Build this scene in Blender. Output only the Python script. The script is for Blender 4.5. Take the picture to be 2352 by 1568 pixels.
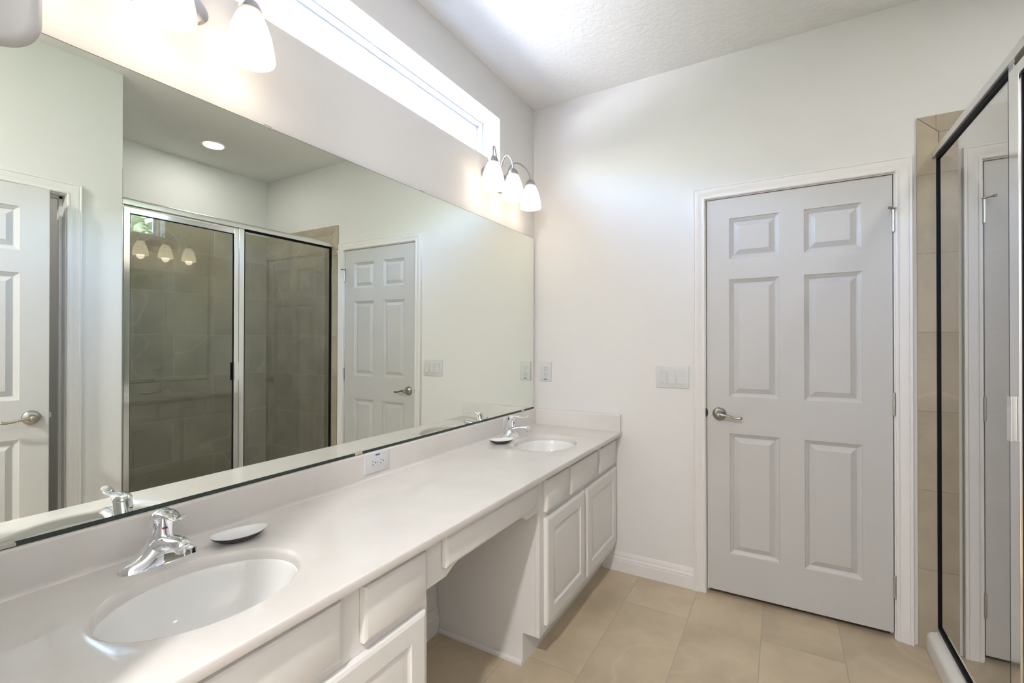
import bpy, bmesh, math, random
from mathutils import Vector, Matrix, noise
random.seed(4)
PI = math.pi
for o in list(bpy.data.objects): bpy.data.objects.remove(o)
SC = bpy.context.scene
COL = SC.collection

# ------------------------------------------------------------------ camera
YAW, PITCH, ROLL = 0.5275, 0.0023, -0.0019
cam_d = bpy.data.cameras.new('camera'); cam_d.sensor_width = 36.0
cam_d.lens = 1065.6 / 2352 * 36.0; cam_d.clip_start = 0.02
cam = bpy.data.objects.new('camera', cam_d); COL.objects.link(cam)
F = Vector((-math.sin(YAW)*math.cos(PITCH), math.cos(YAW)*math.cos(PITCH), math.sin(PITCH)))
R = Vector((math.cos(YAW), math.sin(YAW), 0)); U = R.cross(F)
R2 = R*math.cos(ROLL) + U*math.sin(ROLL); U2 = U*math.cos(ROLL) - R*math.sin(ROLL)
M = Matrix((R2, U2, -F)).transposed().to_4x4(); M.translation = (1.3623, -2.6224, 1.312)
cam.matrix_world = M
SC.camera = cam

# ------------------------------------------------------------------ exposure, sky, large lights
SC.view_settings.view_transform = 'Standard'; SC.view_settings.look = 'None'
SC.view_settings.gamma = 1.0; SC.view_settings.exposure = 1.78
SC.view_settings.use_curve_mapping = False

W = bpy.data.worlds.new('sky'); SC.world = W; W.use_nodes = True
nt = W.node_tree; nt.nodes.clear()
wo = nt.nodes.new('ShaderNodeOutputWorld'); bg = nt.nodes.new('ShaderNodeBackground')
sk = nt.nodes.new('ShaderNodeTexSky'); sk.sky_type = 'NISHITA'; sk.sun_disc = False
sk.sun_elevation = math.radians(52); sk.sun_rotation = math.radians(70)
sk.air_density = 1.0; sk.dust_density = 3.0; sk.ozone_density = 1.0
bg.inputs['Strength'].default_value = 3.1
nt.links.new(sk.outputs[0], bg.inputs[0]); nt.links.new(bg.outputs[0], wo.inputs[0])

def light(name, kind, loc, energy, color=(1,1,1), size=0.1, rot=(0,0,0), sy=None, spread=None):
    d = bpy.data.lights.new(name, kind); d.energy = energy; d.color = color
    if kind == 'AREA':
        d.size = size
        if sy: d.shape = 'RECTANGLE'; d.size_y = sy
        if spread: d.spread = spread
    else: d.shadow_soft_size = size
    o = bpy.data.objects.new(name, d); o.location = loc; o.rotation_euler = rot; COL.objects.link(o)
    return o
# the sun stands behind the house: it lights the ground outside the clerestory window, never the room directly
sun = light('sun', 'SUN', (3, 0, 8), 24.0, (1,.97,.93), .01, rot=(0, math.radians(40), math.radians(8)))
# daylight portal in the clerestory opening (it only guides sky sampling)
p = light('window_portal', 'AREA', (-0.19, -1.30, 2.4325), 1, size=0.259, sy=1.77, rot=(0, -PI/2, 0)); p.data.cycles.is_portal = True

# ------------------------------------------------------------------ materials
def srgb(r, g, b):
    f = lambda c: (c/255/12.92) if c/255 <= .04045 else ((c/255+.055)/1.055)**2.4
    return (f(r), f(g), f(b), 1)
def newmat(name):
    m = bpy.data.materials.new(name); m.use_nodes = True
    n = m.node_tree; b = n.nodes['Principled BSDF']; return m, n, b
def tc(n, scale=(1,1,1)):
    t = n.nodes.new('ShaderNodeTexCoord'); mp = n.nodes.new('ShaderNodeMapping'); mp.inputs['Scale'].default_value = scale
    n.links.new(t.outputs['Object'], mp.inputs[0]); return mp.outputs[0]
def bump(n, b, h, strength, dist=0.002, prev=None):
    bp = n.nodes.new('ShaderNodeBump'); bp.inputs['Strength'].default_value = strength; bp.inputs['Distance'].default_value = dist
    n.links.new(h, bp.inputs['Height'])
    if prev: n.links.new(prev, bp.inputs['Normal'])
    n.links.new(bp.outputs[0], b.inputs['Normal']); return bp.outputs[0]
def noise_n(n, vec, scale, detail=3, rough=.5):
    t = n.nodes.new('ShaderNodeTexNoise'); t.inputs['Scale'].default_value = scale; t.inputs['Detail'].default_value = detail
    t.inputs['Roughness'].default_value = rough; n.links.new(vec, t.inputs['Vector']); return t.outputs['Fac']
def ramp(n, fac, stops):
    r = n.nodes.new('ShaderNodeValToRGB'); e = r.color_ramp.elements
    e[0].position, e[0].color = stops[0]; e[1].position, e[1].color = stops[1]
    for p_, c in stops[2:]: k = e.new(p_); k.color = c
    n.links.new(fac, r.inputs[0]); return r.outputs[0]
def simple(name, col, rough=.5, metal=0., spec=.5, nscale=None, nstr=.1, ndist=.001, coat=0):
    m, n, b = newmat(name); b.inputs['Base Color'].default_value = col
    b.inputs['Roughness'].default_value = rough; b.inputs['Metallic'].default_value = metal
    b.inputs['Specular IOR Level'].default_value = spec; b.inputs['Coat Weight'].default_value = coat
    if nscale: bump(n, b, noise_n(n, tc(n), nscale, 4), nstr, ndist)
    return m
WALLC = (0.80, 0.79, 0.78, 1)
M_wall = simple('painted_wall', WALLC, .75, spec=.25, nscale=90, nstr=.25, ndist=.0012)
def ceiling_mat():
    m, n, b = newmat('textured_ceiling'); b.inputs['Base Color'].default_value = (.89,.885,.88,1); b.inputs['Roughness'].default_value = .9
    v = tc(n); f = noise_n(n, v, 38, 5, .6)
    r = ramp(n, f, [(.42,(0,0,0,1)), (.58,(1,1,1,1))]); bump(n, b, r, .35, .003); return m
M_ceil = ceiling_mat()
M_trim = simple('trim_paint', (.83,.81,.80,1), .38, nscale=60, nstr=.04)
def door_mat():
    m, n, b = newmat('door_paint'); b.inputs['Base Color'].default_value = (.60,.59,.585,1); b.inputs['Roughness'].default_value = .42
    v = tc(n, (60, 60, 5)); bump(n, b, noise_n(n, v, 4, 5, .6), .12, .001); return m
M_door = door_mat()
M_cab = simple('cabinet_paint', (.80,.785,.765,1), .38, nscale=70, nstr=.03)
def counter_mat():
    m, n, b = newmat('cultured_marble'); v = tc(n)
    f = noise_n(n, v, 5, 6, .6)
    n.links.new(ramp(n, f, [(.35,(.71,.68,.65,1)), (.65,(.75,.725,.70,1))]), b.inputs['Base Color'])
    b.inputs['Roughness'].default_value = .09; b.inputs['Specular IOR Level'].default_value = .5
    return m
M_counter = counter_mat()
M_sink = simple('sink_porcelain', (.86,.86,.85,1), .12)
M_chrome = simple('chrome', (.88,.90,.93,1), .045, 1)
M_nickel = simple('brushed_nickel', (.41,.385,.35,1), .30, 1, nscale=300, nstr=.03)
M_satin = simple('satin_nickel_lamp', (.42,.41,.41,1), .30, 1)
M_hinge = simple('hinge_steel', (.56,.56,.54,1), .35, 1)
M_alu = simple('polished_aluminium', (.86,.87,.88,1), .12, 1)
M_aluw = simple('satin_aluminium', (.80,.80,.79,1), .32, 1)
M_gasket = simple('black_gasket', (.006,.007,.010,1), .6, spec=.15)
M_plastic = simple('white_plastic', (.69,.70,.71,1), .3)
M_slot = simple('dark_slot', (.05,.045,.04,1), .6)
M_blue = simple('blue_sticker', srgb(70,110,175), .45)
M_red = simple('red_dot', (.6,.02,.02,1), .3); M_bdot = simple('blue_dot', (.02,.05,.5,1), .3)
M_dishin = simple('white_glaze', (.86,.88,.89,1), .08)
M_dishout = simple('charcoal_glaze', (.035,.042,.055,1), .25)
M_dark = simple('dark_gap', (.03,.028,.025,1), .8)
M_pan = simple('shower_pan_acrylic', (.80,.80,.77,1), .2)
M_green = simple('mirror_edge', (.035,.05,.045,1), .2)
M_clip = simple('clear_clip_plastic', (.62,.58,.52,1), .25)
M_unlit = simple('unlit_white_plastic', (.62,.62,.62,1), .4)
def mirror_mat():
    m, n, b = newmat('mirror_silver'); b.inputs['Base Color'].default_value = (.88,.915,.85,1); b.inputs['Metallic'].default_value = 1
    b.inputs['Roughness'].default_value = 0.0; return m
M_mirror = mirror_mat()
def glass_mat(name, tint=(.955,.975,.96,1)):
    m = bpy.data.materials.new(name); m.use_nodes = True; n = m.node_tree; n.nodes.clear()
    o = n.nodes.new('ShaderNodeOutputMaterial'); mx = n.nodes.new('ShaderNodeMixShader')
    t = n.nodes.new('ShaderNodeBsdfTransparent'); t.inputs[0].default_value = tint
    g = n.nodes.new('ShaderNodeBsdfGlossy'); g.inputs['Roughness'].default_value = 0.0
    fr = n.nodes.new('ShaderNodeFresnel'); fr.inputs[0].default_value = 1.5
    geo = n.nodes.new('ShaderNodeNewGeometry'); fm = n.nodes.new('ShaderNodeMath'); fm.operation = 'SUBTRACT'; fm.inputs[0].default_value = 1
    # same front-face reflectance from both sides of a face
    n.links.new(geo.outputs['Backfacing'], fm.inputs[1])
    ml = n.nodes.new('ShaderNodeMath'); ml.operation = 'MULTIPLY'; n.links.new(fr.outputs[0], ml.inputs[0]); n.links.new(fm.outputs[0], ml.inputs[1])
    m2 = n.nodes.new('ShaderNodeMath'); m2.operation = 'MULTIPLY'; m2.inputs[1].default_value = 3.2; m2.use_clamp = True
    n.links.new(ml.outputs[0], m2.inputs[0])
    n.links.new(m2.outputs[0], mx.inputs[0]); n.links.new(t.outputs[0], mx.inputs[1]); n.links.new(g.outputs[0], mx.inputs[2])
    n.links.new(mx.outputs[0], o.inputs[0]); return m
M_glass = glass_mat('shower_glass', (.88,.90,.875,1))
M_wglass = glass_mat('window_glass', (.98,.99,.99,1))
def shade_mat(name, em, col=(1,.80,.55,1)):
    m = bpy.data.materials.new(name); m.use_nodes = True; n = m.node_tree; n.nodes.clear()
    o = n.nodes.new('ShaderNodeOutputMaterial')
    d = n.nodes.new('ShaderNodeBsdfDiffuse'); d.inputs[0].default_value = (.88,.86,.82,1)
    t = n.nodes.new('ShaderNodeBsdfTranslucent'); t.inputs[0].default_value = (.9,.86,.78,1)
    mx = n.nodes.new('ShaderNodeMixShader'); mx.inputs[0].default_value = .5
    n.links.new(d.outputs[0], mx.inputs[1]); n.links.new(t.outputs[0], mx.inputs[2])
    e = n.nodes.new('ShaderNodeEmission'); e.inputs[0].default_value = col
    # bulb glow: brighter where the bulb sits inside the bell (object z), fainter at the neck
    tcn = n.nodes.new('ShaderNodeTexCoord'); sp = n.nodes.new('ShaderNodeSeparateXYZ'); n.links.new(tcn.outputs['Object'], sp.inputs[0])
    mr = n.nodes.new('ShaderNodeMapRange'); mr.inputs['From Min'].default_value = -.01; mr.inputs['From Max'].default_value = -.10
    mr.inputs['To Min'].default_value = em*.35; mr.inputs['To Max'].default_value = em
    n.links.new(sp.outputs['Z'], mr.inputs['Value']); n.links.new(mr.outputs[0], e.inputs[1])
    a = n.nodes.new('ShaderNodeAddShader'); n.links.new(mx.outputs[0], a.inputs[0]); n.links.new(e.outputs[0], a.inputs[1])
    n.links.new(a.outputs[0], o.inputs[0]); return m
M_shade = shade_mat('frosted_glass_lit', .40, (1,.87,.70,1))
def emit(name, col, s):
    m = bpy.data.materials.new(name); m.use_nodes = True; n = m.node_tree; n.nodes.clear()
    o = n.nodes.new('ShaderNodeOutputMaterial'); e = n.nodes.new('ShaderNodeEmission'); e.inputs[0].default_value = col; e.inputs[1].default_value = s
    n.links.new(e.outputs[0], o.inputs[0]); return m
M_bulb = emit('bulb_glow', (1,.9,.78,1), 2.2)
M_lens = emit('downlight_lens', (1,.92,.82,1), 4)

def tile_mat(name, swz, bw, bh, off, u0, v0, base, dark, grout, vein, rough=.3, grow=.0035, gstr=1.0):
    """swz: object axes used as (u,v)"""
    m, n, b = newmat(name)
    t = n.nodes.new('ShaderNodeTexCoord'); s = n.nodes.new('ShaderNodeSeparateXYZ'); n.links.new(t.outputs['Object'], s.inputs[0])
    c = n.nodes.new('ShaderNodeCombineXYZ')
    for k, (ax, o_) in enumerate(zip(swz, (u0, v0))):
        a = n.nodes.new('ShaderNodeMath'); a.operation = 'SUBTRACT'; a.inputs[1].default_value = o_
        n.links.new(s.outputs[ax], a.inputs[0]); n.links.new(a.outputs[0], c.inputs[k])
    br = n.nodes.new('ShaderNodeTexBrick'); br.offset = off; br.inputs['Scale'].default_value = 1
    br.inputs['Brick Width'].default_value = bw; br.inputs['Row Height'].default_value = bh
    br.inputs['Mortar Size'].default_value = grow/2; br.inputs['Mortar Smooth'].default_value = .1; br.inputs['Bias'].default_value = 0
    br.inputs['Color1'].default_value = (0,0,0,1); br.inputs['Color2'].default_value = (1,1,1,1); br.inputs['Mortar'].default_value = (.5,.5,.5,1)
    n.links.new(c.outputs[0], br.inputs['Vector'])
    v = t.outputs['Object']
    # per tile offset of the stone pattern
    sc = n.nodes.new('ShaderNodeVectorMath'); sc.operation = 'SCALE'; sc.inputs['Scale'].default_value = 3.0
    n.links.new(br.outputs['Color'], sc.inputs[0])
    ad = n.nodes.new('ShaderNodeVectorMath'); ad.operation = 'ADD'; n.links.new(v, ad.inputs[0]); n.links.new(sc.outputs[0], ad.inputs[1])
    f1 = noise_n(n, ad.outputs[0], 2.6, 7, .62)
    c1 = ramp(n, f1, [(.38, dark), (.60, base)])
    f2 = noise_n(n, ad.outputs[0], .8, 3, .45)
    vn = ramp(n, f2, [(.494,(0,0,0,1)), (.5,(.5,.5,.5,1)), (.506,(0,0,0,1))])
    mx = n.nodes.new('ShaderNodeMix'); mx.data_type = 'RGBA'; vm = n.nodes.new('ShaderNodeMath'); vm.operation = 'MULTIPLY'; vm.inputs[1].default_value = .8; n.links.new(vn, vm.inputs[0]); n.links.new(vm.outputs[0], mx.inputs[0]); n.links.new(c1, mx.inputs[6]); mx.inputs[7].default_value = vein
    mg = n.nodes.new('ShaderNodeMix'); mg.data_type = 'RGBA'; n.links.new(br.outputs['Fac'], mg.inputs[0]); n.links.new(mx.outputs[2], mg.inputs[6]); mg.inputs[7].default_value = grout
    n.links.new(mg.outputs[2], b.inputs['Base Color']); b.inputs['Roughness'].default_value = rough; b.inputs['Specular IOR Level'].default_value = .4
    inv = n.nodes.new('ShaderNodeMath'); inv.operation = 'SUBTRACT'; inv.inputs[0].default_value = 1; n.links.new(br.outputs['Fac'], inv.inputs[1])
    bump(n, b, inv.outputs[0], .5*gstr, .002); return m
FB, FD, FG, FV = (.63,.52,.37,1), (.50,.41,.29,1), (.44,.38,.30,1), (.68,.57,.42,1)
M_floor = tile_mat('floor_tile', ('Y','X'), 1.22, .3055, .5, -3.35, .055, FB, FD, FG, FV, .35, .004)
TB, TD, TG, TV = (.49,.42,.325,1), (.385,.33,.25,1), (.60,.55,.47,1), (.64,.58,.48,1)
TGS = (.30,.265,.215,1)
M_tx = tile_mat('shower_tile_end', ('X','Z'), .61, .338, .5, 1.54, .0, TB, TD, TG, TV, .3, .003)
M_ty = tile_mat('shower_tile_rear', ('Y','Z'), .61, .338, .5, -.17, .0, TB, TD, TG, TV, .3, .003)
M_strip = tile_mat('shower_tile_strip', ('Z','X'), .338, 5, 0, 0.0, -2, TB, TD, TGS, TV, .3, .003)
M_stripy = tile_mat('shower_tile_top', ('X','Z'), .61, 5, 0, 1.32, -2, TB, TD, TGS, TV, .3, .003)

# ------------------------------------------------------------------ mesh helpers
def nb(): return bmesh.new()
def box(bm, x0, x1, y0, y1, z0, z1, bev=0, seg=2):
    r = bmesh.ops.create_cube(bm, size=1)
    for v in r['verts']: v.co = Vector(((x0+x1)/2 + v.co.x*(x1-x0), (y0+y1)/2 + v.co.y*(y1-y0), (z0+z1)/2 + v.co.z*(z1-z0)))
    if bev:
        es = list({e for v in r['verts'] for e in v.link_edges})
        bmesh.ops.bevel(bm, geom=es, offset=bev, segments=seg, affect='EDGES', profile=.5)
    return bm
def lathe(bm, prof, c=(0,0,0), axis='z', n=32, sx=1, sy=1, close=False):
    rings = []
    for r, h in prof:
        ring = []
        for k in range(n):
            a = 2*PI*k/n; x, y = r*math.cos(a)*sx, r*math.sin(a)*sy
            p = {'z': (x, y, h), 'x': (h, x, y), 'y': (y, h, x)}[axis]
            ring.append(bm.verts.new((c[0]+p[0], c[1]+p[1], c[2]+p[2])))
        rings.append(ring)
    for a, b in zip(rings, rings[1:]):
        for k in range(n): bm.faces.new((a[k], a[(k+1) % n], b[(k+1) % n], b[k]))
    if close:
        if prof[0][0] > 1e-6: bm.faces.new(list(reversed(rings[0])))
        if prof[-1][0] > 1e-6: bm.faces.new(rings[-1])
    bmesh.ops.remove_doubles(bm, verts=[v for r in rings for v in r], dist=1e-6)
    return bm
def spline(pts, sub=8):
    pts = [Vector(p) for p in pts]; out = []
    P = [pts[0]*2-pts[1]] + pts + [pts[-1]*2-pts[-2]]
    for i in range(1, len(P)-2):
        for k in range(sub):
            t = k/sub; a, b, c, d = P[i-1:i+3]
            out.append(.5*((2*b)+(c-a)*t+(2*a-5*b+4*c-d)*t*t+(3*b-3*c+d-a)*t**3))
    out.append(pts[-1]); return out
def tube(bm, pts, rad, n=10, sub=8, flat=None, up=(0,0,1)):
    """rad: number or list per control point; flat: list/num scale of the second axis"""
    ctrl = len(pts); P = spline(pts, sub) if sub > 1 else [Vector(p) for p in pts]
    def lerp(v, i):
        if not isinstance(v, (list, tuple)): return v
        t = i/(len(P)-1)*(ctrl-1); k = min(int(t), ctrl-2); return v[k]+(v[k+1]-v[k])*(t-k)
    rings = []
    for i, p in enumerate(P):
        d = (P[min(i+1, len(P)-1)]-P[max(i-1, 0)]).normalized()
        upv = Vector(up)
        if abs(d.dot(upv)) > .98: upv = Vector((0,1,0)) if abs(up[1]) < .5 else Vector((1,0,0))
        s = d.cross(upv).normalized(); t = s.cross(d).normalized()
        r = lerp(rad, i); f = lerp(flat, i) if flat is not None else 1
        rings.append([bm.verts.new(p + s*r*math.cos(2*PI*k/n) + t*r*f*math.sin(2*PI*k/n)) for k in range(n)])
    for a, b in zip(rings, rings[1:]):
        for k in range(n): bm.faces.new((a[k], a[(k+1) % n], b[(k+1) % n], b[k]))
    bm.faces.new(list(reversed(rings[0]))); bm.faces.new(rings[-1]); return bm
def slab(bm, fn, u0, u1, v0, v1, th, edge=((0,0),), rects=(), prof=()):
    """a board: fn(u,v,d) -> xyz with d = height of the front surface (0 = front, -th = back)"""
    def vv(u, v, d): return bm.verts.new(fn(u, v, d))
    def ring(u0, u1, v0, v1, d): return [vv(u0,v0,d), vv(u1,v0,d), vv(u1,v1,d), vv(u0,v1,d)]
    def join(a, b):
        for k in range(4): bm.faces.new((a[k], a[(k+1)%4], b[(k+1)%4], b[k]))
    back = ring(u0, u1, v0, v1, -th); bm.faces.new(list(reversed(back)))
    prev = back
    for ins, d in edge:
        r = ring(u0+ins, u1-ins, v0+ins, v1-ins, d); join(prev, r); prev = r
    ins, d0 = edge[-1]; U0, U1, V0, V1 = u0+ins, u1-ins, v0+ins, v1-ins
    us = sorted({U0, U1, *[r[0] for r in rects], *[r[1] for r in rects]}); vs = sorted({V0, V1, *[r[2] for r in rects], *[r[3] for r in rects]})
    for a, b in zip(us, us[1:]):
        for c, d in zip(vs, vs[1:]):
            mu, mv = (a+b)/2, (c+d)/2
            if any(r[0] < mu < r[1] and r[2] < mv < r[3] for r in rects): continue
            bm.faces.new([vv(a,c,d0), vv(b,c,d0), vv(b,d,d0), vv(a,d,d0)])
    for r in rects:
        pr = ring(*r, d0)
        for ins, d in prof:
            q = ring(r[0]+ins, r[1]-ins, r[2]+ins, r[3]-ins, d0+d); join(pr, q); pr = q
        bm.faces.new(pr)
    bmesh.ops.remove_doubles(bm, verts=bm.verts, dist=1e-5)
    return bm
def extrude_prof(bm, pts, fn, s0, s1):
    """closed profile pts (a,b) swept from s0 to s1: fn(a,b,s)"""
    A = [bm.verts.new(fn(a, b, s0)) for a, b in pts]; B = [bm.verts.new(fn(a, b, s1)) for a, b in pts]
    n = len(pts)
    for k in range(n): bm.faces.new((A[k], A[(k+1)%n], B[(k+1)%n], B[k]))
    bm.faces.new(list(reversed(A))); bm.faces.new(B); return bm
WP = {}
def thing(name, label=None, cat=None, loc=(0,0,0), group=None, kind=None, rotz=0):
    o = bpy.data.objects.new(name, None); COL.objects.link(o); o.location = loc; o.rotation_euler.z = rotz; o.empty_display_size = .05
    tag(o, label, cat, group, kind); WP[o.name] = Vector(loc); return o
def tag(o, label=None, cat=None, group=None, kind=None):
    if label: o['label'] = label
    if cat: o['category'] = cat
    if group: o['group'] = group
    if kind: o['kind'] = kind
    return o
def obj(name, bm, mat, parent=None, smooth=None, origin=None, local=False, label=None, recalc=True):
    """bm in world coordinates (or in the thing's own with local=True)"""
    off = Vector((0,0,0))
    if parent: off = WP.get(parent.name, Vector((0,0,0)))
    if local: off = Vector((0,0,0))
    org = Vector(origin) if origin is not None else (off.copy() if parent else Vector((0,0,0)))
    if local: org = Vector(origin) if origin is not None else Vector((0,0,0))
    for v in bm.verts: v.co -= org
    if recalc: bmesh.ops.recalc_face_normals(bm, faces=bm.faces)
    else:  # countertop: orient every face away from the slab
        bm.normal_update()
        for f in bm.faces:
            c = f.calc_center_median() + org; n_ = f.normal
            if abs(n_.z) > .9: want = Vector((0, 0, 1 if c.z > .79 else -1))
            elif c.x > .5615: want = Vector((1, 0, 0))
            else:
                yc_ = min(SINKS, key=lambda q: abs(q-c.y)); want = Vector((SX-c.x, yc_-c.y, .02))
            if n_.dot(want) < 0: f.normal_flip()
    me = bpy.data.meshes.new(name); bm.to_mesh(me); bm.free()
    me.materials.append(mat)
    o = bpy.data.objects.new(name, me); COL.objects.link(o)
    if parent: o.parent = parent; o.location = org - off
    else: o.location = org
    WP[o.name] = org.copy() if not local else org.copy()
    if smooth is not None:
        for p_ in me.polygons: p_.use_smooth = p_.area < .0015
        me.set_sharp_from_angle(angle=math.radians(smooth))
    if label: o['label'] = label
    return o
def struct(name, bm, mat, smooth=None): return tag(obj(name, bm, mat, smooth=smooth), kind='structure')
def copy_tree(o, loc=None, parent=None):
    c = o.copy(); COL.objects.link(c)
    if parent: c.parent = parent
    if loc is not None: c.location = loc
    for ch in list(o.children): copy_tree(ch, None, c)
    return c

H = 2.793
# ------------------------------------------------------------------ shell
b = nb(); box(b, -.2, 2.97, -4.6, .12, -.1, 0); struct('floor', b, M_floor)
b = nb(); box(b, -.2, 2.97, -4.6, .12, H, H+.1); struct('ceiling', b, M_ceil)
WY0, WY1, WZ0, WZ1 = -2.185, -.415, 2.303, 2.562
b = nb(); box(b, -.2, 0, -4.6, .12, 0, WZ0); box(b, -.2, 0, -4.6, .12, WZ1, H); box(b, -.2, 0, -4.6, WY0, WZ0, WZ1); box(b, -.2, 0, WY1, .12, WZ0, WZ1)
struct('wall_left', b, M_wall)
DX0, DX1, DZT = 1.010, 1.797, 2.062
b = nb(); box(b, 0, DX0-.018, 0, .12, 0, H); box(b, DX1+.018, 2.97, 0, .12, 0, H); box(b, DX0-.018, DX1+.018, 0, .12, DZT+.018, H)
struct('wall_back', b, M_wall)
XR = 1.85; CY0, CY1 = -2.43, -1.716
b = nb(); box(b, XR, XR+.12, -4.6, CY0-.018, 0, H); box(b, XR, XR+.12, CY1+.018, -1.478, 0, H); box(b, XR, XR+.12, CY0-.018, CY1+.018, DZT+.018, H)
box(b, XR+.12, 2.97, -1.578, -1.478, 0, H)
struct('wall_right', b, M_wall)
b = nb(); box(b, 2.87, 2.97, -1.478, 0, 0, H); struct('wall_shower_rear', b, M_wall)
b = nb(); box(b, 2.87, 2.97, -3.4, -1.578, 0, H); box(b, XR+.12, 2.97, -3.5, -3.4, 0, H); struct('wall_closet', b, M_wall)
b = nb(); box(b, 0, XR, -4.6, -4.5, 0, H)
struct('wall_front', b, M_wall)
b = nb(); box(b, 0, .66, -2.72, -2.60, 0, H); struct('wall_side', b, M_wall)
b = nb(); box(b, .7, .8, .12, 1.2, -.1, H); box(b, 2.0, 2.1, .12, 1.2, -.1, H); box(b, .7, 2.1, 1.2, 1.3, -.1, H); box(b, .8, 2.0, .12, 1.2, -.1, 0); box(b, .8, 2.0, .12, 1.2, H-.1, H); struct('hall_light_block', b, M_wall)  # unseen closed box, added so no light leaks through the door gap
# tiled faces in the shower
ZT = 2.276
b = nb(); box(b, 1.940, 2.86, -.010, 0, 0, 2.203); struct('wall_tile_back', b, M_tx)
b = nb()
f = [(1.867,0), (1.938,0), (1.938,2.203), (1.867,ZT)]
extrude_prof(b, f, lambda a, c, s: (a, s, c), -.010, 0); struct('trim_1', b, M_strip)
b = nb(); f = [(1.868,ZT+.001), (1.9395,2.2045), (2.86,2.2045), (2.86,ZT+.001)]
extrude_prof(b, f, lambda a, c, s: (a, s, c), -.010, 0); struct('trim_2', b, M_stripy)
b = nb(); box(b, 2.86, 2.87, -1.478, 0, 0, ZT); struct('wall_tile_rear', b, M_ty)
b = nb(); box(b, 1.872, 2.86, -1.478, -1.468, 0, ZT); struct('wall_tile_side', b, M_tx)

# ------------------------------------------------------------------ baseboards
BB = [(0,0), (.013,0), (.013,.060), (.011,.066), (.0125,.070), (.0105,.078), (.007,.084), (.008,.088), (.006,.098), (.003,.108), (0,.110)]
def baseboard(name, fn, s0, s1):
    b = nb(); extrude_prof(b, BB, fn, s0, s1); struct(name, b, M_trim)
baseboard('baseboard_back', lambda a, c, s: (s, -a, c), .447, .955)
baseboard('baseboard_left', lambda a, c, s: (a, s, c), -1.645, -.967)
baseboard('baseboard_right', lambda a, c, s: (XR-a, s, c), -1.655, -1.480)
baseboard('baseboard_front', lambda a, c, s: (s, -4.5+a, c), 0, XR)
# ------------------------------------------------------------------ doors
CAS = [(0,0), (0,.010), (.004,.013), (.010,.013), (.013,.011), (.020,.0115), (.028,.0145), (.036,.0175), (.044,.0185), (.046,.0165), (.050,.0165), (.053,.019), (.0565,.019), (.0585,.016), (.0585,0)]
def casing(fn, u0, u1, zt):
    """fn(u, d, z): trim running up, over and down around an opening"""
    b = nb(); rows = []
    for w, d in CAS: rows.append([b.verts.new(fn(u0-w, d, 0)), b.verts.new(fn(u0-w, d, zt+w)), b.verts.new(fn(u1+w, d, zt+w)), b.verts.new(fn(u1+w, d, 0))])
    n = len(rows)
    for k in range(n):
        a, c = rows[k], rows[(k+1) % n]
        for j in range(3): b.faces.new((a[j], a[j+1], c[j+1], c[j]))
    b.faces.new([r[0] for r in rows]); b.faces.new([r[3] for r in reversed(rows)])
    return b
PPROF = ((.003,-.0045), (.013,-.0090), (.019,-.0155), (.021,-.0155), (.045,-.0030))
def six_panel(fn, w, h, cols, rows):
    b = nb(); rects = [(c0, c1, r0, r1) for c0, c1 in cols for r0, r1 in rows]
    return slab(b, fn, 0, w, 0, h, .035, edge=((0,-.001), (.001,0)), rects=rects, prof=PPROF)
ROWS = [(.202,.818), (1.005,1.608), (1.713,1.921)]
def lever_parts(parent, c, side, out):
    """rosette + lever; c centre on the leaf, side: unit vector along the lever, out: outward unit vector"""
    c = Vector(c); s = Vector(side); o = Vector(out); z = Vector((0,0,1))
    def put(b):
        for v in b.verts: v.co = c + s*v.co.x + o*v.co.y*-1 + z*v.co.z
        return b
    b = nb(); lathe(b, [(0,.0005), (.0335,.0005), (.0335,-.003), (.031,-.008), (.024,-.0125), (.0165,-.016), (.015,-.022), (.0125,-.030), (0,-.030)], axis='y', n=40)
    ro = obj('handle_rosette', put(b), M_nickel, parent, smooth=35)
    b = nb(); lathe(b, [(0,-.029), (.0105,-.029), (.012,-.040), (.0125,-.052), (.010,-.058), (.006,-.060), (0,-.060)], axis='y', n=28)
    tube(b, [(-.002,-.049,.001), (.02,-.050,.001), (.045,-.049,-.004), (.070,-.046,-.010), (.088,-.044,-.012), (.102,-.042,-.010), (.108,-.041,-.007)],
         [.0095,.0082,.0062,.0056,.0068,.0078,.004], n=14, flat=[1,1,1,.9,1.0,1.0,.8], up=(0,1,0))
    obj('lever', put(b), M_nickel, ro if False else parent, smooth=60)
    b = nb(); lathe(b, [(.0026,-.0115), (.0026,-.0128), (0,-.0128)], c=(-.022,0,0), axis='y', n=12); obj('privacy_hole', put(b), M_slot, ro)
    b = nb(); box(b, -.004, .004, -.0635, -.0595, -.0015, .0015, .0005); obj('turn_button', put(b), M_nickel, parent)
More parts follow.
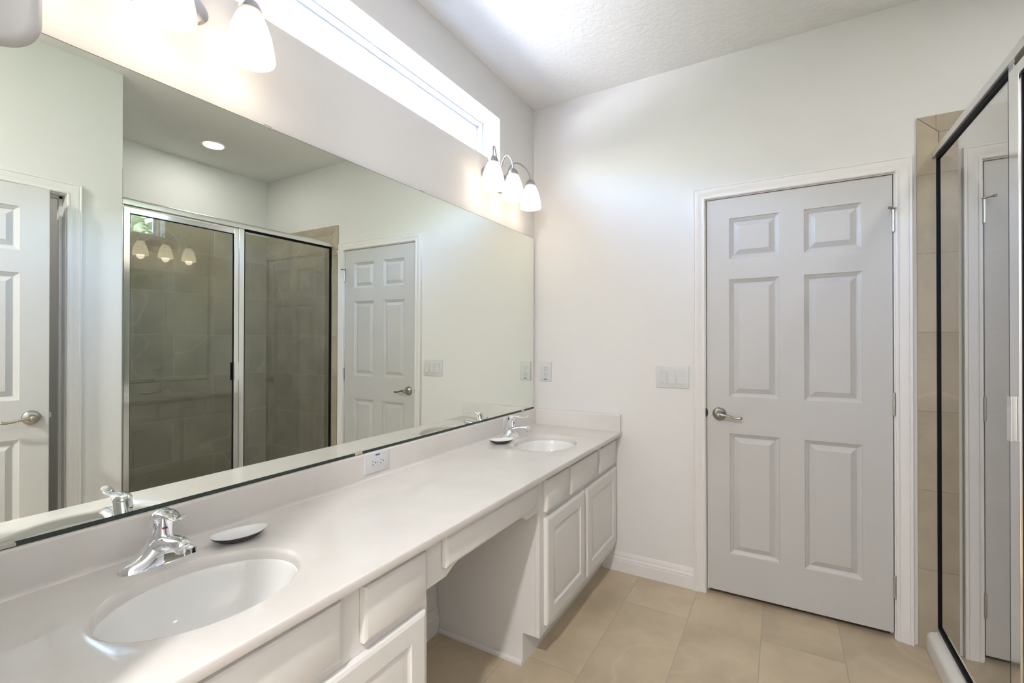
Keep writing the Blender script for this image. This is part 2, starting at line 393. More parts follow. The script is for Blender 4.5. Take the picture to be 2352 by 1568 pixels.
def hinge(parent, x, y, z0, z1, stop=False):
    b = nb(); n = 5; hh = (z1-z0)/n
    for k in range(n): lathe(b, [(.0052, z0+k*hh+.0006), (.0062, z0+k*hh+.0012), (.0062, z0+(k+1)*hh-.0012), (.0052, z0+(k+1)*hh-.0006)], c=(x, y, 0), n=14, close=True)
    lathe(b, [(.003, z0-.004), (.006, z0-.001), (.006, z1+.001), (.003, z1+.004)], c=(x, y, 0), n=10, close=True)
    box(b, x+.004, x+.013, y+.002, y+.0075, z0, z1, .0005)
    h = obj('hinge', b, M_hinge, parent, smooth=40)
    if stop:
        b = nb(); box(b, x-.011, x+.009, y-.010, y+.006, z1+.003, z1+.007, .001)
        tube(b, [(x-.004, y-.004, z1+.005), (x-.012, y-.022, z1+.003), (x-.020, y-.040, z1+.001)], .0032, n=8, sub=2)
        lathe(b, [(.0055,-.006), (.0062,.004), (.004,.007)], c=(x-.021, y-.044, z1), axis='x', n=12, close=True)
        obj('hinge_stop', b, M_nickel, h, smooth=40)
# back wall door
d1 = thing('door_1', 'white six-panel door with brushed nickel lever, closed in the wall beside the shower', 'door', ((DX0+DX1)/2, 0, 0), kind='structure')
obj('door_casing', casing(lambda u, d, z: (u, -d, z), 1.013, 1.794, 2.060), M_trim, d1, smooth=30)
b = nb()
for x0, x1 in ((DX0-.018, 1.016), (1.789, DX1+.018)): box(b, x0, x1, .0005, .118, 0, 2.056)
box(b, DX0-.018, DX1+.018, .0005, .118, 2.056, DZT+.018)
box(b, 1.016, 1.026, .040, .055, 0, 2.056); box(b, 1.779, 1.789, .040, .055, 0, 2.056); box(b, 1.016, 1.789, .040, .055, 2.044, 2.056)
obj('door_jamb', b, M_trim, d1)
LX0, LX1 = 1.0195, 1.7855
leaf = obj('door_leaf', six_panel(lambda u, v, d: (LX0+u, -d+.001, .026+v), LX1-LX0, 2.026,
      [(.108,.331), (.434,.658)], ROWS), M_door, d1, smooth=25)
lever_parts(leaf, (1.0795, .001, .941), (1,0,0), (0,-1,0))
b = nb(); lathe(b, [(.0005,0), (.0175,0)], c=(1.0165,-.0002,.943), axis='y', n=24, sx=1.3, sy=.5); 
box(b, 1.0155, 1.0195, -.001, .012, .928, .958, .0005)
obj('strike_plate', b, M_slot, d1)
for z0, z1, st in ((1.800,1.895,True), (.990,1.085,False), (.185,.279,False)): hinge(d1, 1.7885, -.006, z0, z1, st)
# closet door in the right wall, ajar (seen in the mirror)
d2 = thing('door_2', 'white six-panel closet door standing slightly ajar, seen in the mirror at far left', 'door', (XR, (CY0+CY1)/2, 0), kind='structure')
obj('door_casing', casing(lambda u, d, z: (XR-d, u, z), CY0-.001, CY1+.003, 2.062), M_trim, d2, smooth=30)
b = nb()
for y0, y1 in ((CY0-.018, CY0), (CY1, CY1+.018)): box(b, XR+.0005, XR+.119, y0, y1, 0, 2.056)
box(b, XR+.0005, XR+.119, CY0-.018, CY1+.018, 2.056, DZT+.018)
box(b, XR+.045, XR+.075, CY1-.012, CY1, 0, 2.056); box(b, XR+.045, XR+.075, CY0, CY1, 2.044, 2.056)
obj('door_jamb', b, M_trim, d2)
ang = math.radians(6.0); hx, hy = XR-.022, CY0+.002; wl = .633
ca, sa = math.cos(ang), math.sin(ang)
def cl(u, v, d):  # u along the leaf from the hinge, d outward (toward the room)
    return (hx - u*sa - (d-.0)*ca, hy + u*ca - d*sa, .022+v)
leaf2 = obj('door_leaf', six_panel(cl, wl, 2.026, [(.102,.282), (.352,.532)], ROWS), M_door, d2, smooth=25)
hc = Vector(cl(wl-.062, .918, 0)); lever_parts(leaf2, hc, (sa, -ca, 0), (-ca, -sa, 0))
b = nb(); box(b, -.006,.006,0,.010,-.012,.012,.001)
bc = Vector(cl(wl, .920, -.018))
for v in b.verts: v.co = bc + Vector((ca*v.co.x*1.0 - sa*v.co.y, sa*v.co.x + ca*v.co.y, v.co.z))
obj('latch_bolt', b, M_hinge, leaf2)

# ------------------------------------------------------------------ clerestory window
w1 = thing('window_1', None, None, (-.15, -1.3, WZ0), kind='structure')
def frame_ring(x0, x1, y0, y1, z0, z1, w, bev=.002):
    b = nb()
    box(b, x0, x1, y0, y1, z0, z0+w, bev); box(b, x0, x1, y0, y1, z1-w, z1, bev)
    box(b, x0, x1, y0, y0+w, z0+w, z1-w, bev); box(b, x0, x1, y1-w, y1, z0+w, z1-w, bev); return b
e = .001
obj('window_frame', frame_ring(-.185, -.115, WY0+e, WY1-e, WZ0+e, WZ1-e, .014), M_trim, w1)
sash = obj('window_sash', frame_ring(-.175, -.145, WY0+.016, WY1-.016, WZ0+.016, WZ1-.016, .024), M_trim, w1)
b = nb(); box(b, -.163, -.157, WY0+.038, WY1-.038, WZ0+.038, WZ1-.038); obj('pane', b, M_wglass, sash)
# ------------------------------------------------------------------ vanity cabinets
XF = .522   # face frame front
def drawer_front(name, parent, y0, y1, z0, z1):
    b = nb(); slab(b, lambda u, v, d: (XF+.0195+d, u, v), y0, y1, z0, z1, .0185, edge=((0,-.007), (.002,-.0035), (.007,-.0015), (.010,0)))
    return obj(name, b, M_cab, parent, smooth=30)
def cab_door(name, parent, y0, y1, z0, z1):
    b = nb(); i = .058
    slab(b, lambda u, v, d: (XF+.0195+d, u, v), y0, y1, z0, z1, .0185, edge=((0,-.007), (.002,-.0035), (.007,-.0012), (.010,0)),
         rects=[(y0+i, y1-i, z0+i, z1-i)], prof=((.002,-.004), (.008,-.0075), (.013,-.0075), (.032,-.001), (.034,-.001)))
    return obj(name, b, M_cab, parent, smooth=30)
def cabinet(y0, y1, label, drawers, doors):
    t = thing('vanity_cabinet', label, 'cabinet', (.27, (y0+y1)/2, 0), group='vanity cabinets')
    b = nb(); box(b, .003, XF-.0195, y0, y0+.012, .13, .774); box(b, .003, XF-.0195, y1-.012, y1, .13, .774)
    box(b, .003, XF-.0195, y0+.012, y1-.012, .13, .145); box(b, .003, .012, y0+.012, y1-.012, .145, .774)
    obj('carcass', b, M_cab, t)
    b = nb(); box(b, .003, .445, y0+.001, y1-.001, 0, .1295); obj('toe_kick', b, M_cab, t)
    rects = [(a, c, .640, .742) for a, c in drawers] + [(a, c, .180, .588) for a, c in doors]
    b = nb(); slab(b, lambda u, v, d: (XF+d, u, v), y0, y1, .130, .775, .019, edge=((0,-.0008), (.0008,0)))
    obj('face_frame', b, M_cab, t)
    for a, c in drawers: drawer_front('drawer', t, a, c, .625, .755)
    for a, c in doors: cab_door('cabinet_door', t, a, c, .167, .600)
    b = nb()
    for yy in (y0, y1):
        s = -1 if yy == y0 else 1
        if yy in (-.966, -1.645):
            extrude_prof(b, [(0,0), (s*.009,0), (s*.009,.012), (s*.006,.018), (0,.019)], lambda a, c, q: (q, yy+a, c), .016, .444)
    if len(b.verts): obj('shoe_moulding', b, M_cab, t)
    else: b.free()
    return t
cabinet(-.966, -.0015, 'white vanity cabinet with three drawer fronts and two doors against the door wall',
        [(-.930,-.703), (-.679,-.330), (-.297,-.030)], [(-.930,-.515), (-.484,-.030)])
cabinet(-2.598, -1.645, 'white vanity cabinet nearest the camera, under the near sink and left of the knee space',
        [(-2.560,-2.345), (-2.290,-1.940), (-1.878,-1.664)], [(-2.560,-2.125), (-2.095,-1.667)])
kd = thing('vanity_apron', 'white apron drawer with scalloped lower edge bridging the knee space under the countertop', 'drawer', (.51, -1.305, .65))
b = nb()
low = [(-1.6445,.638), (-1.560,.638), (-1.552,.642), (-1.535,.650), (-1.515,.658), (-1.495,.664), (-1.470,.667), (-1.13,.667), (-1.112,.663), (-1.098,.655), (-1.085,.646), (-1.070,.638), (-.9665,.638)]
pts = low + [(-.9665,.775), (-1.6445,.775)]
extrude_prof(b, pts, lambda a, c, s: (s, a, c), XF-.0185, XF-.0005)
obj('apron_board', b, M_cab, kd)
dr = drawer_front('drawer', kd, -1.580, -1.010, .672, .762)

# ------------------------------------------------------------------ countertop with two oval openings
CT, CB = .800, .776
SX, SA, SB = .3136, .185, .150    # sink centre x, half length (y), half width (x)
SINKS = (-2.100, -.485)
ct = thing('countertop', 'long glossy off-white marble vanity countertop with backsplash and two oval cutouts', 'countertop', (.28, -1.3, CB))
b = nb(); X0, X1, NN = .0015, .562, 64
LIP = [(.010,0), (.006,-.0008), (.002,-.004), (0,-.009), (0,-.024)]
HW = .24
def ring_dirs(hw):
    A = [(2*PI*(k+.5)/NN) for k in range(NN)]
    for X in (X0-SX, X1-SX):
        for Y in (-hw, hw): A.append(math.atan2(Y/SA, X/SB) % (2*PI))
    return sorted(A)
def rect_ring(yc, hw, z):
    out = []
    for a in ring_dirs(hw):
        ux, uy = math.cos(a)*SB, math.sin(a)*SA
        tx = ((X1-SX) if ux > 0 else (X0-SX))/ux if abs(ux) > 1e-9 else 1e9
        ty = (hw if uy > 0 else -hw)/uy if abs(uy) > 1e-9 else 1e9
        t = min(tx, ty); out.append(b.verts.new((SX+ux*t, yc+uy*t, z)))
    return out
def conn(A, B):
    for k in range(len(A)): b.faces.new((A[k], A[(k+1)%len(A)], B[(k+1)%len(B)], B[k]))
for yc in SINKS:
    prev = rect_ring(yc, HW, CT)
    for g, dz in LIP:
        ring = [b.verts.new((SX+math.cos(a)*(SB+g), yc+math.sin(a)*(SA+g), CT+dz)) for a in ring_dirs(HW)]
        conn(prev, ring); prev = ring
    conn(prev, rect_ring(yc, HW, CB))
segs = [(-2.598, SINKS[0]-HW), (SINKS[0]+HW, SINKS[1]-HW), (SINKS[1]+HW, -.0015)]
for y0, y1 in segs:
    for z in (CT, CB): b.faces.new([b.verts.new(p) for p in ((X0,y0,z), (X1,y0,z), (X1,y1,z), (X0,y1,z))])
# front edge with eased corners
EDG = [(X1,CT), (X1+.0015,CT-.0008), (X1+.0025,CT-.003), (X1+.003,CT-.006), (X1+.003,CB+.004), (X1+.0015,CB+.001), (X1,CB)]
for (a0, a1), (c0, c1) in zip(EDG, EDG[1:]):
    b.faces.new([b.verts.new(p) for p in ((a0,-2.598,a1), (c0,-2.598,c1), (c0,-.0015,c1), (a0,-.0015,a1))])
bmesh.ops.remove_doubles(b, verts=b.verts, dist=1e-5)
obj('counter_slab', b, M_counter, ct, smooth=40, recalc=False)
b = nb(); BSP = [(.0015,CT-.001), (.030,CT-.001), (.024,CT+.002), (.0215,CT+.006), (.0205,CT+.012), (.0200,.891), (.0185,.8955), (.015,.897), (.0015,.897)]
extrude_prof(b, BSP, lambda a, c, s: (a, s, c), -2.598, -.0015); obj('backsplash', b, M_counter, ct, smooth=50)
b = nb(); SSP = [(.0015,CT-.001), (.021,CT-.001), (.020,CT+.002), (.020,.891), (.0185,.8955), (.015,.897), (.0015,.897)]
extrude_prof(b, SSP, lambda a, c, s: (s, -a, c), .0195, .560); obj('side_splash', b, M_counter, ct, smooth=50)

def sink(yc, label):
    t = thing('sink_basin', label, 'sink', (SX, yc, .66), group='oval undermount sinks')
    b = nb(); prof = [(1.035,CB-.0005), (1.0,CB-.0005), (.985,CB-.004), (.965,.755), (.93,.730), (.87,.705), (.78,.683), (.62,.665), (.42,.656), (.2,.652), (.115,.651)]
    prev = None
    for f_, z in prof:
        ring = [b.verts.new((SX+math.cos(2*PI*k/48)*SB*f_, yc+math.sin(2*PI*k/48)*SA*f_, z)) for k in range(48)]
        if prev: conn2(b, prev, ring)
        prev = ring
    prof2 = [(.115,.640), (.45,.645), (.8,.665), (.93,.69), (1.0,.72), (1.035,.755), (1.035,CB-.0005)]
    for f_, z in prof2:
        ring = [b.verts.new((SX+math.cos(2*PI*k/48)*SB*f_, yc+math.sin(2*PI*k/48)*SA*f_, z)) for k in range(48)]
        conn2(b, prev, ring); prev = ring
    bmesh.ops.remove_doubles(b, verts=b.verts, dist=1e-5)
    obj('bowl', b, M_sink, t, smooth=60)
    b = nb(); lathe(b, [(0,.655), (.014,.655), (.016,.6535), (.023,.6545), (.0245,.652), (.0245,.645), (0,.645)], c=(SX, yc, 0), n=32); obj('drain', b, M_chrome, t, smooth=40)
    return t
def conn2(b, A, B):
    for k in range(len(A)): b.faces.new((A[k], A[(k+1)%len(A)], B[(k+1)%len(B)], B[k]))
sink(SINKS[0], 'oval white sink basin set in the countertop nearest the camera')
sink(SINKS[1], 'oval white sink basin set in the far end of the countertop by the door wall')

# ------------------------------------------------------------------ faucets
def faucet(loc, label):
    t = thing('faucet', label, 'faucet', loc, group='chrome single-lever faucets')
    L = lambda name, b, m, p_=t, s=50: obj(name, b, m, p_, smooth=s, local=True)
    # deck body: long base whose ends stay low and whose middle swells up into the column
    b = nb(); rings = []; NY = 40
    for i in range(NY+1):
        u = -1+2*i/NY; y = u*.079
        endw = math.sqrt(max(0, 1-abs(u)**6)); w = .0265*endw*(1-.10*abs(u))
        hgt = .020*endw + .006*math.exp(-(abs(u)/.62)**4) + .038*math.exp(-(abs(u)/.36)**2.4)
        if abs(u) > .999: w, hgt = .004, .003
        ring = []
        for k in range(13):
            a = PI*k/12; cx = math.cos(a); cz = math.sin(a)
            ring.append(b.verts.new((w*(abs(cx)**.75)*(1 if cx > 0 else -1), y, .0015+hgt*cz**.62)))
        ring = [b.verts.new((w*1.07, y, 0))] + ring + [b.verts.new((-w*1.07, y, 0))]
        rings.append(ring)
    for A, B in zip(rings, rings[1:]):
        for k in range(len(A)-1): b.faces.new((A[k], A[k+1], B[k+1], B[k]))
        b.faces.new((A[-1], A[0], B[0], B[-1]))
    b.faces.new(rings[0]); b.faces.new(list(reversed(rings[-1])))
    L('faucet_body', b, M_chrome)
    b = nb(); tube(b, [(.000,0,.034), (.026,0,.050), (.052,0,.060), (.078,0,.064), (.097,0,.0635), (.109,0,.060), (.114,0,.056)],
                   [.022,.0225,.0210,.0190,.0180,.0165,.011], n=28, flat=[.85,.72,.66,.66,.72,.80,.7])
    sp = L('spout', b, M_chrome)
    b = nb(); lathe(b, [(0,.0425), (.0085,.0425), (.0105,.044), (.0110,.060), (0,.060)], c=(.1005,0,0), n=24); L('aerator', b, M_chrome, sp)
    # narrow valve cone in front, wrapped from behind by the C-shaped skirt of the handle
    b = nb(); lathe(b, [(.015,.044), (.0145,.060), (.0115,.074), (.0085,.092), (.0055,.110)], c=(.017,0,0), n=28, close=True)
    vc = L('valve_column', b, M_chrome)
    b = nb(); prev = None; NA = 22
    for cx, z, r in [(-.004,.034,.0275), (-.001,.052,.0250), (.004,.070,.0228), (.009,.088,.0215), (.013,.102,.0212), (.0150,.110,.0212)]:
        ring = [b.verts.new((cx+math.cos(math.radians(66)+math.radians(228)*k/NA)*r, math.sin(math.radians(66)+math.radians(228)*k/NA)*r, z)) for k in range(NA+1)]
        if prev: conn2(b, prev, ring)
        else: b.faces.new(list(reversed(ring)))
        prev = ring
    b.faces.new(prev)
    p2 = None
    for x, z, r in [(.0148,.1085,.0205), (.0150,.1100,.0214), (.0158,.1155,.0208), (.0168,.1210,.0180), (.0175,.1255,.0125), (.0178,.1275,.0040)]:
        ring = [b.verts.new((x+math.cos(2*PI*k/32)*r, math.sin(2*PI*k/32)*r, z)) for k in range(32)]
        if p2: conn2(b, p2, ring)
        else: b.faces.new(list(reversed(ring)))
        p2 = ring
    b.faces.new(p2)
    tube(b, [(.008,0,.112), (.028,0,.1190), (.050,0,.1195), (.072,0,.1165), (.092,0,.1165), (.108,0,.1225), (.116,0,.1280)],
         [.0180,.0195,.0170,.0130,.0115,.0125,.008], n=24, flat=[.55,.42,.34,.30,.28,.26,.3])
    hn = L('lever_handle', b, M_chrome)
    for yy, nm, mm in ((-.0026,'hot_dot',M_red), (.0026,'cold_dot',M_bdot)):
        b = nb(); lathe(b, [(0,.0026), (.0024,.0022), (.0028,0)], c=(.0262,yy,.084), axis='x', n=14); L(nm, b, mm, vc)
    b = nb(); tube(b, [(-.036,0,.002), (-.036,0,.09)], .0021, n=8, sub=1); lathe(b, [(.002,.088), (.0048,.092), (.0055,.098), (.0045,.103), (0,.104)], c=(-.036,0,0), n=14); L('lift_rod', b, M_chrome)
    return t
f1 = faucet((.098, -2.098, CT+.0002), 'chrome single-lever faucet behind the sink nearest the camera')
f2 = copy_tree(f1, (.098, -.478, CT+.0002)); f2['label'] = 'chrome single-lever faucet behind the far sink by the door wall'

# ------------------------------------------------------------------ soap dishes
def dish(loc, rz, label):
    t = thing('soap_dish', label, 'soap dish', loc, group='oval soap dishes', rotz=rz)
    def shell(prof, name, m):
        b = nb(); prev = None
        for fx, z in prof:
            rg = [b.verts.new((math.cos(2*PI*k/40)*.040*fx, math.sin(2*PI*k/40)*.066*fx*(1 if True else 1), z + .0035*(abs(math.sin(2*PI*k/40))**3)*fx*fx)) for k in range(40)]
            if prev: conn2(b, prev, rg)
            else: b.faces.new(list(reversed(rg)))
            prev = rg
        b.faces.new(prev); obj(name, b, m, t, smooth=50, local=True)
    shell([(.45,0), (.52,.0008), (.75,.006), (.92,.0125), (.995,.0185), (.86,.0120), (.6,.0085), (.3,.0080)], 'dish_base', M_dishout)
    shell([(.3,.0081), (.6,.0086), (.86,.0121), (.990,.0186), (1.003,.0192), (1.000,.0200), (.985,.0200), (.88,.0150), (.70,.0110), (.4,.0098), (.05,.0095)], 'dish_bowl', M_dishin)
    return t
s1 = dish((.140, -1.936, CT+.0002), math.radians(-16), 'oval white-topped dark soap dish right of the near faucet')
s2 = copy_tree(s1, (.128, -.612, CT+.0002)); s2.rotation_euler.z = math.radians(-38); s2['label'] = 'oval white-topped dark soap dish left of the far faucet'

# ------------------------------------------------------------------ mirror (leans out a hair at the top)
MY0, MY1, MZ0, MZ1 = -2.585, -.0274, .906, 1.969
mr = thing('wall_mirror', 'wide frameless wall mirror above the countertop backsplash', 'mirror', (.003, -1.3, MZ0))
mt = math.radians(.28)
def lean(b):
    for v in b.verts:
        z = v.co.z-MZ0; v.co.x += z*math.tan(mt)
    return b
b = nb(); box(b, .0015, .0060, MY0, MY1, MZ0, MZ1); lean(b); obj('mirror_edge', b, M_green, mr)
b = nb(); box(b, .0060, .0066, MY0+.0015, MY1-.0015, MZ0+.0018, MZ1-.0015); lean(b); obj('mirror_glass', b, M_mirror, mr)
b = nb(); box(b, .0015, .0078, MY0, MY1, .8975, .9062); obj('bottom_channel', b, M_green, mr)
def clip(y, z, up):
    b = nb(); s = 1 if up else -1
    box(b, .0015, .0105, y-.017, y+.017, min(z, z-s*.007), max(z, z-s*.007), .0015)
    box(b, .0068, .0105, y-.015, y+.015, min(z-s*.004, z+s*.006), max(z-s*.004, z+s*.006), .0015); lean(b)
    obj('mirror_clip', b, M_clip, mr, smooth=40)
for y in (-.17, -1.425, -2.33): clip(y, MZ0, True)
for y in (-1.075, -1.777): 
    b = nb(); box(b, .0065, .0085, y-.012, y+.012, MZ1-.003, MZ1+.004, .0008); box(b, .0015, .0085, y-.012, y+.012, MZ1, MZ1+.004, .0008); lean(b); obj('mirror_clip', b, M_clip, mr)

# ------------------------------------------------------------------ vanity lights
SS = .110  # shade distance from wall
def vanity_light(yc, label):
    z0 = 2.205
    t = thing('vanity_light', label, 'wall light', (0, yc, z0), group='three-shade vanity lights')
    A = lambda name, b, m, p_=t, s=50, org=None: obj(name, b, m, p_, smooth=s, origin=org)
    b = nb(); lathe(b, [(0,.001), (.062,.001), (.062,.006), (.058,.012), (.046,.018), (.030,.022), (0,.023)], c=(0,0,0), axis='x', n=48)
    for v in b.verts: v.co = Vector((v.co.x, yc+v.co.y*2.35, z0+v.co.z*1.02))
    A('backplate', b, M_satin)
    for k in (-1, 0, 1):
        ys = yc+k*.201
        if k: pts = [(.018, yc+k*.035, z0-.02), (.040, yc+k*.055, z0+.055), (.055, yc+k*.085, z0+.105), (.072, yc+k*.125, z0+.122), (.092, yc+k*.170, z0+.105), (.106, yc+k*.195, z0+.070), (SS, ys, z0+.040)]
        else: pts = [(.018, yc, z0-.03), (.030, yc, z0+.045), (.044, yc, z0+.095), (.066, yc, z0+.122), (.090, yc, z0+.110), (.106, yc, z0+.075), (SS, yc, z0+.040)]
        b = nb(); tube(b, pts, .0042, n=12, sub=10, up=(1,0,0)); arm = A('lamp_arm', b, M_satin)
        b = nb(); lathe(b, [(0,.046), (.006,.046), (.009,.043), (.017,.038), (.024,.029), (.0285,.018), (.0305,.013), (.0305,.010), (.028,.010), (0,.012)], c=(SS, ys, z0), n=36); A('socket_cup', b, M_satin, arm)
        sp = [(.0235,.012), (.0285,.006), (.0345,-.008), (.0415,-.032), (.0480,-.062), (.0530,-.095), (.0560,-.120), (.0570,-.133), (.0555,-.138), (.0535,-.136), (.0530,-.120), (.0500,-.095), (.0450,-.062), (.0385,-.032), (.0315,-.008), (.0250,.005), (.0215,.010)]
        b = nb(); lathe(b, sp, c=(SS, ys, z0), n=48)
        for v in b.verts:
            q = z0+.012-v.co.z; v.co.z = z0+.012-q*.88; v.co.x = SS+(v.co.x-SS)*(1+.08*min(1, q/.06)); v.co.y = ys+(v.co.y-ys)*(1+.08*min(1, q/.06))
        A('glass_shade', b, M_shade, arm, 80, (SS, ys, z0))
        b = nb(); lathe(b, [(0,.008), (.012,.006), (.013,-.020), (.022,-.045), (.0255,-.062), (.022,-.080), (.012,-.088), (0,-.090)], c=(SS, ys, z0), n=24); A('bulb', b, M_bulb, arm, 80)
    return t
VL = [vanity_light(-.458, 'nickel three-shade vanity light on the far end of the mirror wall, beside the corner'),
      vanity_light(-2.089, 'nickel three-shade vanity light cropped by the top of the picture, nearest the camera')]
for yc in (-.458, -2.089):
    for k in (-1, 0, 1):
        light('bulb_light', 'POINT', (SS, yc+k*.201, 2.205-.125), .06, (1,.86,.68), .03)

# white rounded thing at the top left, mounted on the side wall near the lens
t = thing('wall_fixture', 'pale grey rounded fixture cut off by the top left corner, nearest the camera', 'fixture', (.385, -2.598, 1.78))
b = nb()
def rrect(w, h, r, n=8):
    out = []
    for cx, cz, a0 in ((w-r, r, -PI/2), (w-r, h-r, 0), (r, h-r, PI/2), (r, r, PI)):
        for k in range(n+1): a = a0+PI/2*k/n; out.append((cx+r*math.cos(a), cz+r*math.sin(a)))
    return out
dirv = Vector((.57,.82,0)).normalized(); nrm = Vector((.82,-.57,0)).normalized()
OW, OH, OT = .262, .30, .030
prev = None
for ins, d in ((.008,0), (.003,.003), (0,.009), (0,OT-.009), (.003,OT-.003), (.008,OT)):
    ring = [b.verts.new(Vector((.272,-2.598,1.740)) + dirv*(ins+p_[0]) + nrm*(d-OT/2) + Vector((0,0,ins+p_[1]))) for p_ in rrect(OW-2*ins, OH-2*ins, .042-ins)]
    if prev: conn2(b, prev, ring)
    else: b.faces.new(list(reversed(ring)))
    prev = ring
b.faces.new(prev); 
for v in b.verts: v.co.y = max(v.co.y, -2.598)
obj('housing', b, M_unlit, t, smooth=50)
b = nb(); box(b, .285, .335, -2.599, -2.585, 1.83, 1.96, .003); obj('wall_bracket', b, M_unlit, t)

# ------------------------------------------------------------------ electrical
def plate(fn, w, h, parent):
    b = nb(); slab(b, fn, -w/2, w/2, -h/2, h/2, .006, edge=((0,-.003), (.0015,-.001), (.0045,0))); return obj('cover_plate', b, M_plastic, parent, smooth=30)
def outlet(loc, fn0, w, h, label, gfn, sticker):
    t = thing('outlet', label, 'electrical outlet', loc, group='duplex outlets')
    fn = lambda u, v, d: tuple(Vector(loc)+Vector(fn0(u, v, d+.006)))
    pl = plate(fn, w, h, t)
    def disk(u, v, r, d0, d1, name, m, sx=1, par=None):
        b = nb(); n = 28; A = []; B = []
        for k in range(n):
            a = 2*PI*k/n; cu, cv = r*math.cos(a)*sx, r*math.sin(a)
            cv = max(-r*.80, min(r*.80, cv))
            A.append(b.verts.new(fn(*gfn(u+cu, v+cv), d0))); B.append(b.verts.new(fn(*gfn(u+cu, v+cv), d1)))
        conn2(b, A, B); b.faces.new(B); b.faces.new(list(reversed(A))); return obj(name, b, m, par or t, smooth=30)
    def rect(u0, u1, v0, v1, d0, d1, name, m, par):
        b = nb(); q = [(u0,v0), (u1,v0), (u1,v1), (u0,v1)]
        A = [b.verts.new(fn(*gfn(*p_), d0)) for p_ in q]; B = [b.verts.new(fn(*gfn(*p_), d1)) for p_ in q]
        conn2(b, A, B); b.faces.new(B); b.faces.new(list(reversed(A))); return obj(name, b, m, par)
    for v in (.0195, -.0195):
        rc = disk(0, v, .0170, -.001, .0016, 'receptacle', M_plastic)
        rect(-.0075, -.0055, v+.001, v+.009, .0012, .0020, 'slot', M_slot, rc); rect(.0055, .0075, v+.001, v+.0085, .0012, .0020, 'slot', M_slot, rc)
        disk(0, v-.0075, .0026, .0012, .0020, 'slot', M_slot, par=rc)
    disk(0, 0, .0028, -.001, .0010, 'screw', M_hinge)
    s = sticker; st = rect(s[0], s[1], s[2], s[3], 0, .0003, 'sticker', M_blue, t)
    st['label'] = 'small blue sticker'
    return t
outlet((.0805, 0, 1.1295), lambda u, v, d: (u, -d, v), .079, .120, 'white duplex outlet upright on the back wall beside the mirror', lambda u, v: (u, v), (-.012,.010,-.050,-.0445))
outlet((.0200, -1.350, .8585), lambda u, v, d: (d, u, v), .124, .076, 'white duplex outlet lying sideways on the backsplash below the mirror', lambda u, v: (-v, u), (.0245,.0305,-.012,.010))
t = thing('light_switch', 'white three-rocker light switch plate on the wall left of the door', 'light switch', (.8445, 0, 1.1225))
fn = lambda u, v, d: (.8445+u, -d-.006, 1.1225+v)
plate(fn, .173, .118, t)
for k, tl in ((-1,-1), (0,1), (1,1)):
    uc = k*.0465
    b = nb(); slab(b, lambda u, v, d: fn(uc+u, v, d+.0006), -.0170, .0170, -.0345, .0345, .0015, edge=((0,-.0002), (.0004,0)))
    rk = obj('rocker_frame', b, M_slot if False else M_plastic, t)
    b = nb(); q0, q1 = (.0015, .0060) if tl > 0 else (.0060, .0015)
    pr = [(-.0330, 0), (-.0330, q1), (0, .0030), (.0330, q0), (.0330, 0)]
    extrude_prof(b, pr, lambda a, c, s: fn(uc+s, a, c+.0006), -.0155, .0155); obj('rocker', b, M_plastic, t)
    for sv in (.048, -.048):
        b = nb(); lathe(b, [(0,-.0012), (.0022,-.0010), (.0028,0)], c=(.8445+uc, -.006, 1.1225+sv), axis='y', n=12); obj('screw', b, M_plastic, t, smooth=60)

# ------------------------------------------------------------------ shower
XS = 1.936
pan = thing('shower_pan', 'white acrylic shower pan with a rounded threshold below the glass panels', 'shower pan', (2.38, -.74, 0))
b = nb(); prof = [(1.893,0), (1.893,.052), (1.895,.062), (1.900,.070), (1.908,.075), (1.922,.078), (1.930,.088), (1.950,.092), (1.965,.092), (1.975,.084), (1.985,.040), (2.02,.028), (2.855,.022), (2.855,0)]
extrude_prof(b, prof, lambda a, c, s: (a, s, c), -1.466, -.0115); obj('pan_body', b, M_pan, pan, smooth=40)
b = nb(); lathe(b, [(0,.030), (.045,.030), (.052,.027), (.052,.022)], c=(2.40,-.74,0), n=32); obj('drain_cover', b, M_chrome, pan, smooth=40)
en = thing('shower_enclosure', 'framed glass shower enclosure with silver rails, hinged door and fixed pane', 'shower enclosure', (XS, -.74, .092))
ZB, ZH = .096, 2.092
def sw(name, m, *bx, parent=None, bev=.0015, smooth=None):
    b = nb()
    for q in bx: box(b, *q, bev)
    return obj(name, b, m, parent or en, smooth=smooth)
b = nb(); hp = []
for k in range(13): a = PI*k/12; hp.append((XS+.020*math.cos(a), 2.117+.017*math.sin(a)))
hp += [(XS-.020,2.094), (XS+.020,2.094)]
extrude_prof(b, hp, lambda a, c, s: (a, s, c), -1.467, -.0115); obj('header_rail', b, M_aluw, en, smooth=40)
sw('wall_jamb', M_alu, (XS-.012, XS+.014, -1.4665, -1.446, ZB, 2.0935)); sw('wall_jamb', M_alu, (XS-.008, XS+.012, -.020, -.0110, ZB, 2.0935))
sw('sill_track', M_aluw, (XS-.014, XS+.016, -1.446, -.020, .0925, .104))
sw('strike_post', M_alu, (XS-.010, XS+.010, -.788, -.752, .1045, 2.0935))
# fixed pane between the post and the back wall
fp = sw('fixed_pane', M_glass, (XS-.003, XS+.003, -.746, -.031, .114, 2.082), bev=0)
b = nb(); q0, q1 = XS-.009, XS+.009
box(b, q0, q1, -.752, -.020, .1045, .116); box(b, q0, q1, -.752, -.020, 2.080, 2.0935)
box(b, q0, q1, -.752, -.746, .116, 2.080); box(b, q0, q1, -.033, -.020, .116, 2.080); obj('gasket', b, M_gasket, fp)
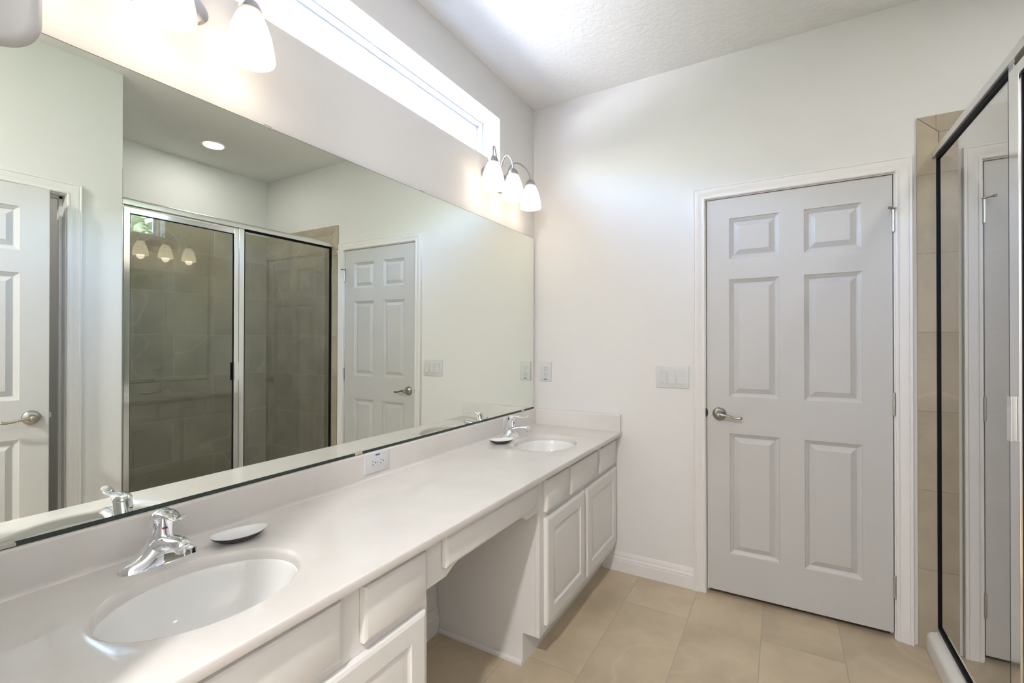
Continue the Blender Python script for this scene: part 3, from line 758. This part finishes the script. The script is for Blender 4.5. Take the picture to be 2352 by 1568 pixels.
# door
dr_ = sw('shower_door_frame', M_alu, (XS-.012, XS+.012, -1.443, -1.414, .115, 2.080), (XS-.012, XS+.012, -.822, -.791, .115, 2.080),
         (XS-.012, XS+.012, -1.414, -.822, 2.048, 2.080), (XS-.012, XS+.012, -1.414, -.822, .115, .155))
sw('door_pane', M_glass, (XS-.003, XS+.003, -1.410, -.826, .159, 2.044), parent=dr_, bev=0)
b = nb(); g = .004
box(b, XS-.0055, XS+.0055, -1.414, -.822, 2.044, 2.048); box(b, XS-.0055, XS+.0055, -1.414, -.822, .155, .159)
box(b, XS-.0055, XS+.0055, -1.414, -1.410, .159, 2.044); box(b, XS-.0055, XS+.0055, -.826, -.822, .159, 2.044); obj('door_gasket', b, M_gasket, dr_)
b = nb()
for q in (-1, 1):
    box(b, min(XS+q*.026, XS+q*.030), max(XS+q*.026, XS+q*.030), -.828, -.798, 1.036, 1.160, .001); box(b, min(XS+q*.0125, XS+q*.0265), max(XS+q*.0125, XS+q*.0265), -.812, -.808, 1.036, 1.160, .001)
obj('pull_handle', b, M_alu, dr_)
# recessed downlights
def downlight(loc, label, watts):
    t = thing('recessed_light', label, 'ceiling light', loc, group='recessed ceiling lights')
    b = nb(); lathe(b, [(.068,-.001), (.072,-.004), (.092,-.005), (.095,-.001), (.095,0)], c=loc, n=48); obj('trim_ring', b, M_trim, t, smooth=50)
    b = nb(); lathe(b, [(0,-.0035), (.066,-.0030), (.070,-.001)], c=loc, n=40); obj('lens', b, M_lens, t, smooth=60)
    light('downlight', 'AREA', (loc[0], loc[1], loc[2]-.006), watts, (1,.98,.96), .13).data.shape = 'DISK'
    return t
downlight((2.40, -.72, H-.0005), 'round recessed ceiling light over the shower, seen in the mirror', 1.3)
downlight((1.15, -3.45, H-.0005), 'added fill lamp built as a recessed ceiling light, unseen behind the camera', 18.5)  # unseen lamp, added as fill for the whole room
downlight((2.4, -2.3, H-.0005), 'added unseen lamp built as a recessed ceiling light, brightening the closet behind the ajar door', 1.0)  # unseen lamp, added so the closet gap does not go black

# ------------------------------------------------------------------ outside
b = nb(); box(b, -30, 12, -25, 18, -.35, -.30); struct('ground', b, simple('pale_ground', (.52,.52,.52,1), .9, nscale=6, nstr=.3))
def hedge():
    m, n, bb = newmat('leaves'); f_ = noise_n(n, tc(n), 5, 5, .7)
    n.links.new(ramp(n, f_, [(.35,(.10,.17,.10,1)), (.65,(.26,.35,.25,1))]), bb.inputs['Base Color']); bb.inputs['Roughness'].default_value = .6
    b = nb(); random.seed(8)
    for i in range(4200):
        y = random.uniform(-13, 9); zz = random.uniform(-.3, 5.2+.35*math.sin(y*1.3)+.25*math.sin(y*3.1)); x = -9.2+random.uniform(-.5,.6)
        s = random.uniform(.14,.30); c = Vector((x, y, zz))
        a = Vector((random.uniform(-1,1), random.uniform(-1,1), random.uniform(-1,1))).normalized(); q = a.cross(Vector((0,0,1))).normalized()
        vs = [b.verts.new(c+a*s), b.verts.new(c+q*s*.6), b.verts.new(c-a*s), b.verts.new(c-q*s*.6)]; b.faces.new(vs)
    box(b, -10.6, -9.6, -13, 9, -.3, 4.7)
    o = obj('hedge', b, m); tag(o, 'tall green hedge outside, seen as a pale green patch through the clerestory window reflection', 'hedge')
hedge()
